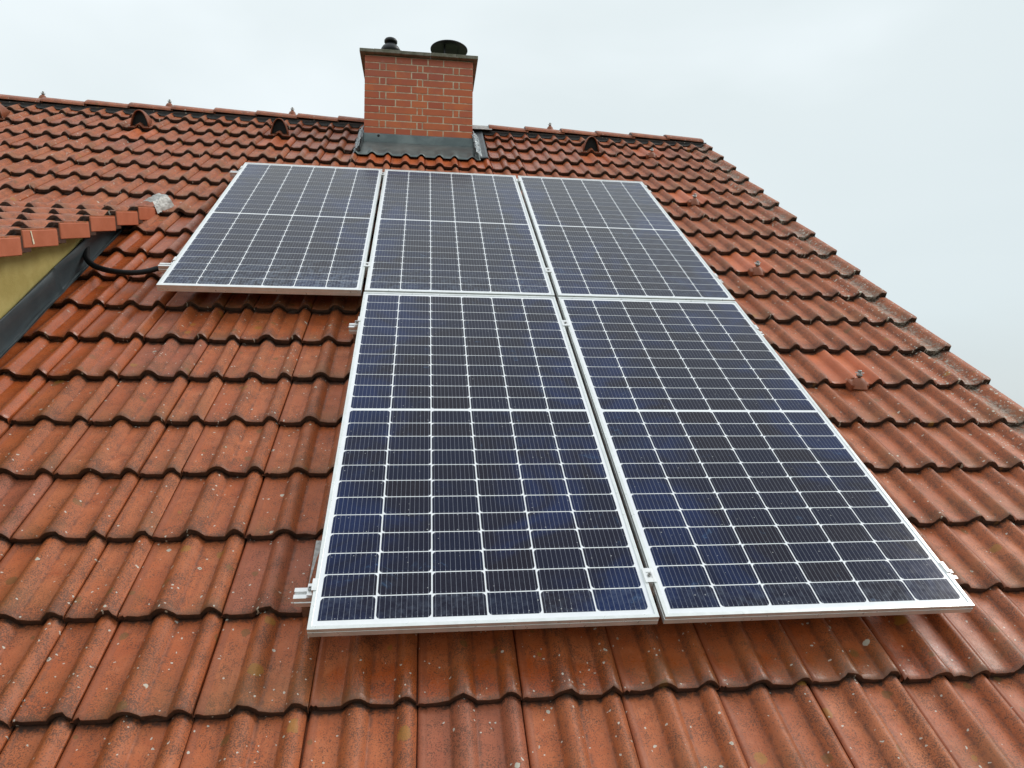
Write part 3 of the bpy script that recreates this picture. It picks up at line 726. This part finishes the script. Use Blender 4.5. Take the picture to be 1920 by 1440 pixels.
# frame: four extruded bars, grooved on the outside
def bar(L_, mitre=True):
    # section (across, height) with outward face at 0; thin groove line on the outer face
    sec = [(0, 0), (0, -.012), (.0012, -.0126), (.0012, -.0155), (0, -.016), (0, -FH), (.022, -FH), (.022, -FH + .002), (.004, -FH + .002), (.004, -.006), (.008, -.006), (FW, -.0035), (FW, -.0006), (FW - .0008, 0)]
    v = []; n = len(sec)
    for e_ in (0, 1):
        for a, z in sec:
            y = a if e_ == 0 else L_ - a
            v.append((a, y, z))
    f = [(i, (i + 1) % n, n + (i + 1) % n, n + i) for i in range(n)] + [tuple(range(n))[::-1], tuple(range(n, 2 * n))]
    return mesh('frame_bar', v, f, M_FRAME)
BL, BS = bar(PANL), bar(PANW)
BKM = MB().box(FW - .004, PANW - FW + .004, FW - .004, PANL - FW + .004, -.0058, -.0030).mesh('backsheet', M_BACK)
LAB = {'left': 'upper left solar panel above bare tiles, with smeared dust along its bottom edge',
       'm': 'middle solar panel of the upper row, directly below the chimney',
       'r': 'upper right solar panel, last of the upper row, nearest the roof verge',
       'll': 'lower left solar panel, large in the foreground, in front of the middle upper panel',
       'lr': 'lower right solar panel, large in front, reaching farthest to the right'}
for pi, (px, py, key) in enumerate(PANELS):
    e_ = obj('solar_panel', None, None, ROOF @ T(px, py, 0), label=LAB[key], category='solar panel', group='framed solar panels mounted on the roof')
    obj('frame_bar', BL, e_); obj('frame_bar', BL, e_, T(PANW, PANL, 0) @ RZ(math.pi))
    obj('frame_bar', BS, e_, T(0, PANL, 0) @ RZ(-math.pi / 2)); obj('frame_bar', BS, e_, T(PANW, 0, 0) @ RZ(math.pi / 2))
    obj('backsheet', BKM, e_)
    for r in range(24):
        for c in range(6):
            x = x00 + c * PX + CWD / 2; y = y00 + CHT / 2 + r * PY + ((MID - (PY - CHT)) if r >= 12 else 0)
            # half cells in pairs: the chamfered corners alternate down each column
            o = obj('cell', CM[(c + (r >= 12)) % 2] if True else None, e_, T(x, y, -.0030))
            ed = min(c, 5 - c) / 2.0
            o.color = (ed, {'left': max(0, 1 - r * .2), 'm': max(.06, .5 - r * .15), 'r': .22 if c > 2 else .05}.get(key, max(.02, .25 - r * .2)), 0, 1)
    # junction boxes and cable below
    for jx in (.25, .5, .75):
        obj('junction_box', MB().box(-.03, .03, -.02, .02, -.022, -.006).mesh('junction_box', M_BLACK), e_, T(jx * PANW, PANL / 2, 0))

# ---------------------------------------------------------------- rails with clamps and hooks
def rail_section(mb, x0, x1):
    w_, h_ = .020, .040
    sec = [(-w_, 0), (-.0055, 0), (-.0055, -.010), (.0055, -.010), (.0055, 0), (w_, 0), (w_, -.016), (w_ - .004, -.019), (w_, -.022), (w_, -h_), (-w_, -h_), (-w_, -.022), (-w_ + .004, -.019), (-w_, -.016)]
    n = len(sec); v = [(x, y, z) for x in (x0, x1) for y, z in sec]
    mb.add(v, [(i, n + i, n + (i + 1) % n, (i + 1) % n) for i in range(n)] + [tuple(range(n)), tuple(range(n, 2 * n))[::-1]])
RAILS = [(1.972, -.088, 3.205, (1.0478, 2.1054), 'topmost of the four, below the chimney', 0), (.322, -.092, 3.205, (1.0478, 2.1054), 'the one where the black conduit ends', 0), (-.316, 1.003, 3.200, (2.1028,), 'upper one of the two below the lower panels', 1), (-1.955, .992, 3.205, (2.1028,), 'lowest of the four, nearest the camera', 1)]
for S, x0, x1, mids, lab, lowrow in RAILS:
    e_ = obj('mounting_rail', None, None, ROOF @ T(0, S, -FH - .001), label='aluminium mounting rail under the panels, ' + lab, category='mounting rail', group='aluminium rails under the panels')
    b = MB(); rail_section(b, x0, x1); obj('rail_profile', b.mesh('rail_profile', M_RAIL), e_)
    for mxx in mids:
        b = MB(); b.box(-.0085, .0085, -.028, .028, -.004, FH + .002); b.box(-.018, -.0088, -.028, .028, FH + .0012, FH + .0045); b.box(.0088, .018, -.028, .028, FH + .0012, FH + .0045)
        b.box(-.0085, .0085, -.028, -.012, FH + .002, FH + .0045); b.box(-.0085, .0085, .012, .028, FH + .002, FH + .0045)
        c_ = obj('mid_clamp', b.mesh('mid_clamp', M_RAIL), e_, T(mxx, 0, 0))
        obj('bolt', MB().lathe([(.0, 0), (.0055, 0), (.0055, .006), (.003, .006), (.003, .003), (0, .003)], 12, cap=False).mesh('bolt', M_STEEL), c_, T(0, 0, FH + .002))
    lft = 0 if not lowrow else PANW + GX - .0026; rgt = PANELS[2][0] + PANW if not lowrow else PANELS[4][0] + PANW
    for xx, sg in ((lft, -1), (rgt, 1)):
        b = MB(); b.box(min(0, sg * .024), max(0, sg * .024), -.022, .022, 0, .006); b.box(min(sg * .0015, sg * .006), max(sg * .0015, sg * .006), -.022, .022, .006, FH + .0012); b.box(min(-sg * .008, sg * .006), max(-sg * .008, sg * .006), -.022, .022, FH + .0014, FH + .0044)
        b.box(min(sg * .006, sg * .022), max(sg * .006, sg * .022), -.022, .022, .012, .016)
        c_ = obj('end_clamp', b.mesh('end_clamp', M_RAIL), e_, T(xx, 0, 0))
        obj('bolt', MB().lathe([(.0, 0), (.0065, 0), (.0065, .008), (.003, .008), (.003, .004), (0, .004)], 12, cap=False).mesh('bolt', M_STEEL), c_, T(sg * .014, 0, .016))
    x = x0 + .035
    while x < x1:
        b = MB(); b.box(-.016, .016, -.012, -.004 + .02, -.098, -.040); b.box(-.016, .016, -.004, .30, -.1015, -.0965)
        obj('roof_hook', b.mesh('roof_hook', M_STEEL), e_, T(x, 0, 0)); x += .9

# ================================================================ DORMER
DEL = R(15.8); DX = -.45
DM = T(DX, 1.401, -.107 - .018) @ RX(-DEL)       # dormer roof frame inside the roof frame
dorm = obj('dormer', None, None, ROOF @ DM, label='low pitched tiled dormer with ochre stucco cheek at the left edge', category='dormer')
b = MB().box(-3.4, -.02, -4.4, -.02, -.060, -.034); obj('dormer_deck', b.mesh('dormer_deck', M_WOOD), dorm)
TMD = tile_mesh('dormer_verge_tile', M_TILE, verge=True)
# dormer verge tiles: the outer face hangs down as a smooth flange
def dormer_verge():
    b = MB(); b.box(-.012, .0, .006, .316, -.050, .0300)
    me = b.mesh('verge_flange', M_VERGEFACE, bevel=.003); return me
FL = dormer_verge()
for k in range(0, 11):
    yl = -.330 - .3345 * k
    for n_ in range(0, 10):
        x = -.309 - .3 * n_
        verge = n_ == 0
        if verge: sc_ = 1.0
        o = obj('verge_tile' if verge else 'roof_tile', TMD if verge else VAR[(k * 3 + n_) % 7], dorm, T(x + rng.uniform(-.001, .001), yl + rng.uniform(-.003, .003), .004) @ RX(-TILT) @ Matrix.Diagonal((1, .985, 1, 1)))
        o.color = (1, 1, 1, 1)
        if verge: obj('verge_flange', FL, o, T(.3135, 0, -.004) @ RZ(rng.uniform(-.004, .004)))
# white dropping on one verge face
b = MB(); b.box(0, .0012, -.004, .004, -.045, .0); b.box(0, .0016, -.007, .005, -.062, -.040)
obj('bird_dropping', b.mesh('bird_dropping', simple('dropping', (.75, .68, .5), .8)), dorm, T(.0055, -1.60, .02) @ RX(.15))
# cheek wall (upright), flashing along it: geometry in the roof frame
DINV = DM.inverted()
WX = -.575
def dplane(S, off): return -.107 - .018 + (1.401 - S) * math.tan(DEL) + off
v = []; SS = [1.30, .9, .5, .1, -.3, -.8, -1.4, -2.2, -2.8]
for S in SS: v += [(WX, S, -.20), (WX, S, dplane(S, -.055))]
f = [(2 * i, 2 * i + 2, 2 * i + 3, 2 * i + 1) for i in range(len(SS) - 1)]
me = mesh('cheek_wall', v, f, M_STUC); solid(me, .0)if False else None
b = MB(); b.v = list(v) + [(WX - .2, y, z) for x, y, z in v]; n = len(v)
b.f = list(f) + [tuple(n + i for i in q)[::-1] for q in f] + [(n - 2, n - 1, 2 * n - 1, 2 * n - 2), (1, n + 1, n, 0)] + [(2 * i + 1, 2 * i + 3, n + 2 * i + 3, n + 2 * i + 1) for i in range(len(SS) - 1)]
obj('cheek_wall', b.mesh('cheek_wall', M_STUC), dorm, DINV, label='rough ochre yellow stucco side wall')
# under-verge board
b = MB()
v = [(x, S, dplane(S, o_)) for S in (1.36, -2.8) for x, o_ in ((WX - .05, -.030), (-.465, -.030), (-.465, -.050), (WX - .05, -.050))]
b.add(v, [(0, 4, 5, 1), (1, 5, 6, 2), (2, 6, 7, 3), (3, 7, 4, 0), (0, 1, 2, 3), (4, 7, 6, 5)]); obj('verge_board', b.mesh('verge_board', M_WOOD), dorm, DINV)
# dark sheet lengths against the cheek, lapped
for i, (s0, s1) in enumerate(((1.25, .13), (.17, -1.2), (-1.16, -2.75))):
    o_ = .003 * (1 if i % 2 == 0 else 2)
    b = MB()
    kk = [(.004, .002), (.009, -.003), (.008, -.05), (.008, -.118), (.012, -.128), (.022, -.134), (.026, -.130)]
    b.grid(lambda a, c: (WX + .003 + o_ + kk[round(c * 6)][0] + .0025 * math.sin(a * 11 + c * 3) * (c > .1 and c < .8), s0 + a * (s1 - s0), min(kk[round(c * 6)][1], dplane(s0 + a * (s1 - s0), -.06) - .01 * c) - .006 + .0015 * math.sin(a * 15)), 24, 6)
    obj('wall_flashing', solid(b.mesh('wall_flashing', M_DARKM, smooth=True), .0018), dorm, DINV, label='dark grey coated sheet between cheek wall and tiles')
b = MB()
b.grid(lambda a, c: (WX + .026 + c * .014 + .002 * math.sin(a * 60), 1.0 - a * 3.7, -.124 + .003 * c + .003 * math.sin(a * 47)), 60, 1)
obj('flashing_hem', solid(b.mesh('flashing_hem', M_GREYM), .002), dorm, DINV)

# crumpled aluminium piece over the tip of the dormer verge
tipf = obj('metal_flashing_piece', None, None, ROOF @ T(-.47, 1.41, -.09), label='crumpled pale aluminium sheet folded over the upper tip of the dormer verge', category='flashing')
b = MB()
def fn(a, c):
    # a: along the slope (down->up), c: across from dormer (left) over the edge and down to the main tiles
    nn_ = noise.noise(Vector((a * 5, c * 6, 2.2))) * .007 + noise.noise(Vector((a * 9, c * 11, 5.2))) * .005
    if c < .45:
        q = c / .45; return (-.050 + .06 * q + .055 * a, -.045 + a * .12, .022 + .012 * a + .004 * math.sin(q * 6) + nn_)
    q = (c - .45) / .55; return (.01 + .055 * a + .030 * q + .01 * a * q, -.045 + a * .12 - .03 * q * (1 - a), .026 + .004 * a - .080 * q + .012 * math.sin(q * 3.1) + nn_)
b.grid(fn, 14, 18); obj('crumpled_sheet', solid(b.mesh('crumpled_sheet', M_ALU), .0018), tipf)

# ================================================================ CABLE CONDUIT
pts = [(-.04, .36, -.060), (-.105, .325, -.064), (-.16, .300, -.072), (-.235, .295, -.080), (-.32, .312, -.085), (-.40, .345, -.088), (-.47, .390, -.088), (-.525, .45, -.080), (-.553, .52, -.068), (-.572, .575, -.064), (-.582, .60, -.062)]
def smooth(pts, n=12):
    out_ = []
    for i in range(len(pts) - 1):
        p0, p1, p2, p3 = (Vector(pts[max(i - 1, 0)]), Vector(pts[i]), Vector(pts[i + 1]), Vector(pts[min(i + 2, len(pts) - 1)]))
        for j in range(n):
            t_ = j / n; out_.append(.5 * ((2 * p1) + (-p0 + p2) * t_ + (2 * p0 - 5 * p1 + 4 * p2 - p3) * t_ ** 2 + (-p0 + 3 * p1 - 3 * p2 + p3) * t_ ** 3))
    out_.append(Vector(pts[-1])); return out_
sp_ = smooth(pts, 22)
b = MB().tube(sp_, .014, 12, rf=lambda i: .0145 + (.0016 if i % 2 else -.0006))
cd_ = obj('cable_conduit', b.mesh('cable_conduit', M_BLACK, smooth=True), None, ROOF.copy(), label='black corrugated conduit curving from the dormer wall to the upper left panel', category='conduit')

# ================================================================ HOUSE BODY (below and behind the roof)
e0 = ROOF @ Vector((0, EAVE, -.24)); er = ROOF @ Vector((0, RIDGE_S, -.24))
yb = er.y + (er.y - e0.y); gx = XR - .22
hs = obj('house', None, None, None, label='ochre stucco house under the tiled roof', category='house')
b = MB(); yi0, yi1 = e0.y + .5, yb - .5; zi = e0.z + .5 * math.tan(PITCH)
for xg in (XL + .22, gx):
    v = [(xg, yi0, GZ), (xg, yi1, GZ), (xg, yi1, zi), (xg, er.y, er.z - .05), (xg, yi0, zi)]
    v += [(x - .3 if xg > 0 else x + .3, y, z) for x, y, z in v]
    b.add(v, [(0, 1, 2, 3, 4), (9, 8, 7, 6, 5)] + [(i, 5 + i, 5 + (i + 1) % 5, (i + 1) % 5) for i in range(5)])
b.box(XL + .52, gx - .3, yi0, yi0 + .3, GZ, zi - .02); b.box(XL + .52, gx - .3, yi1 - .3, yi1, GZ, zi - .02)
obj('wall', b.mesh('wall', M_STUC), hs)

scene.render.engine = 'CYCLES'
print('objects', len(bpy.data.objects))
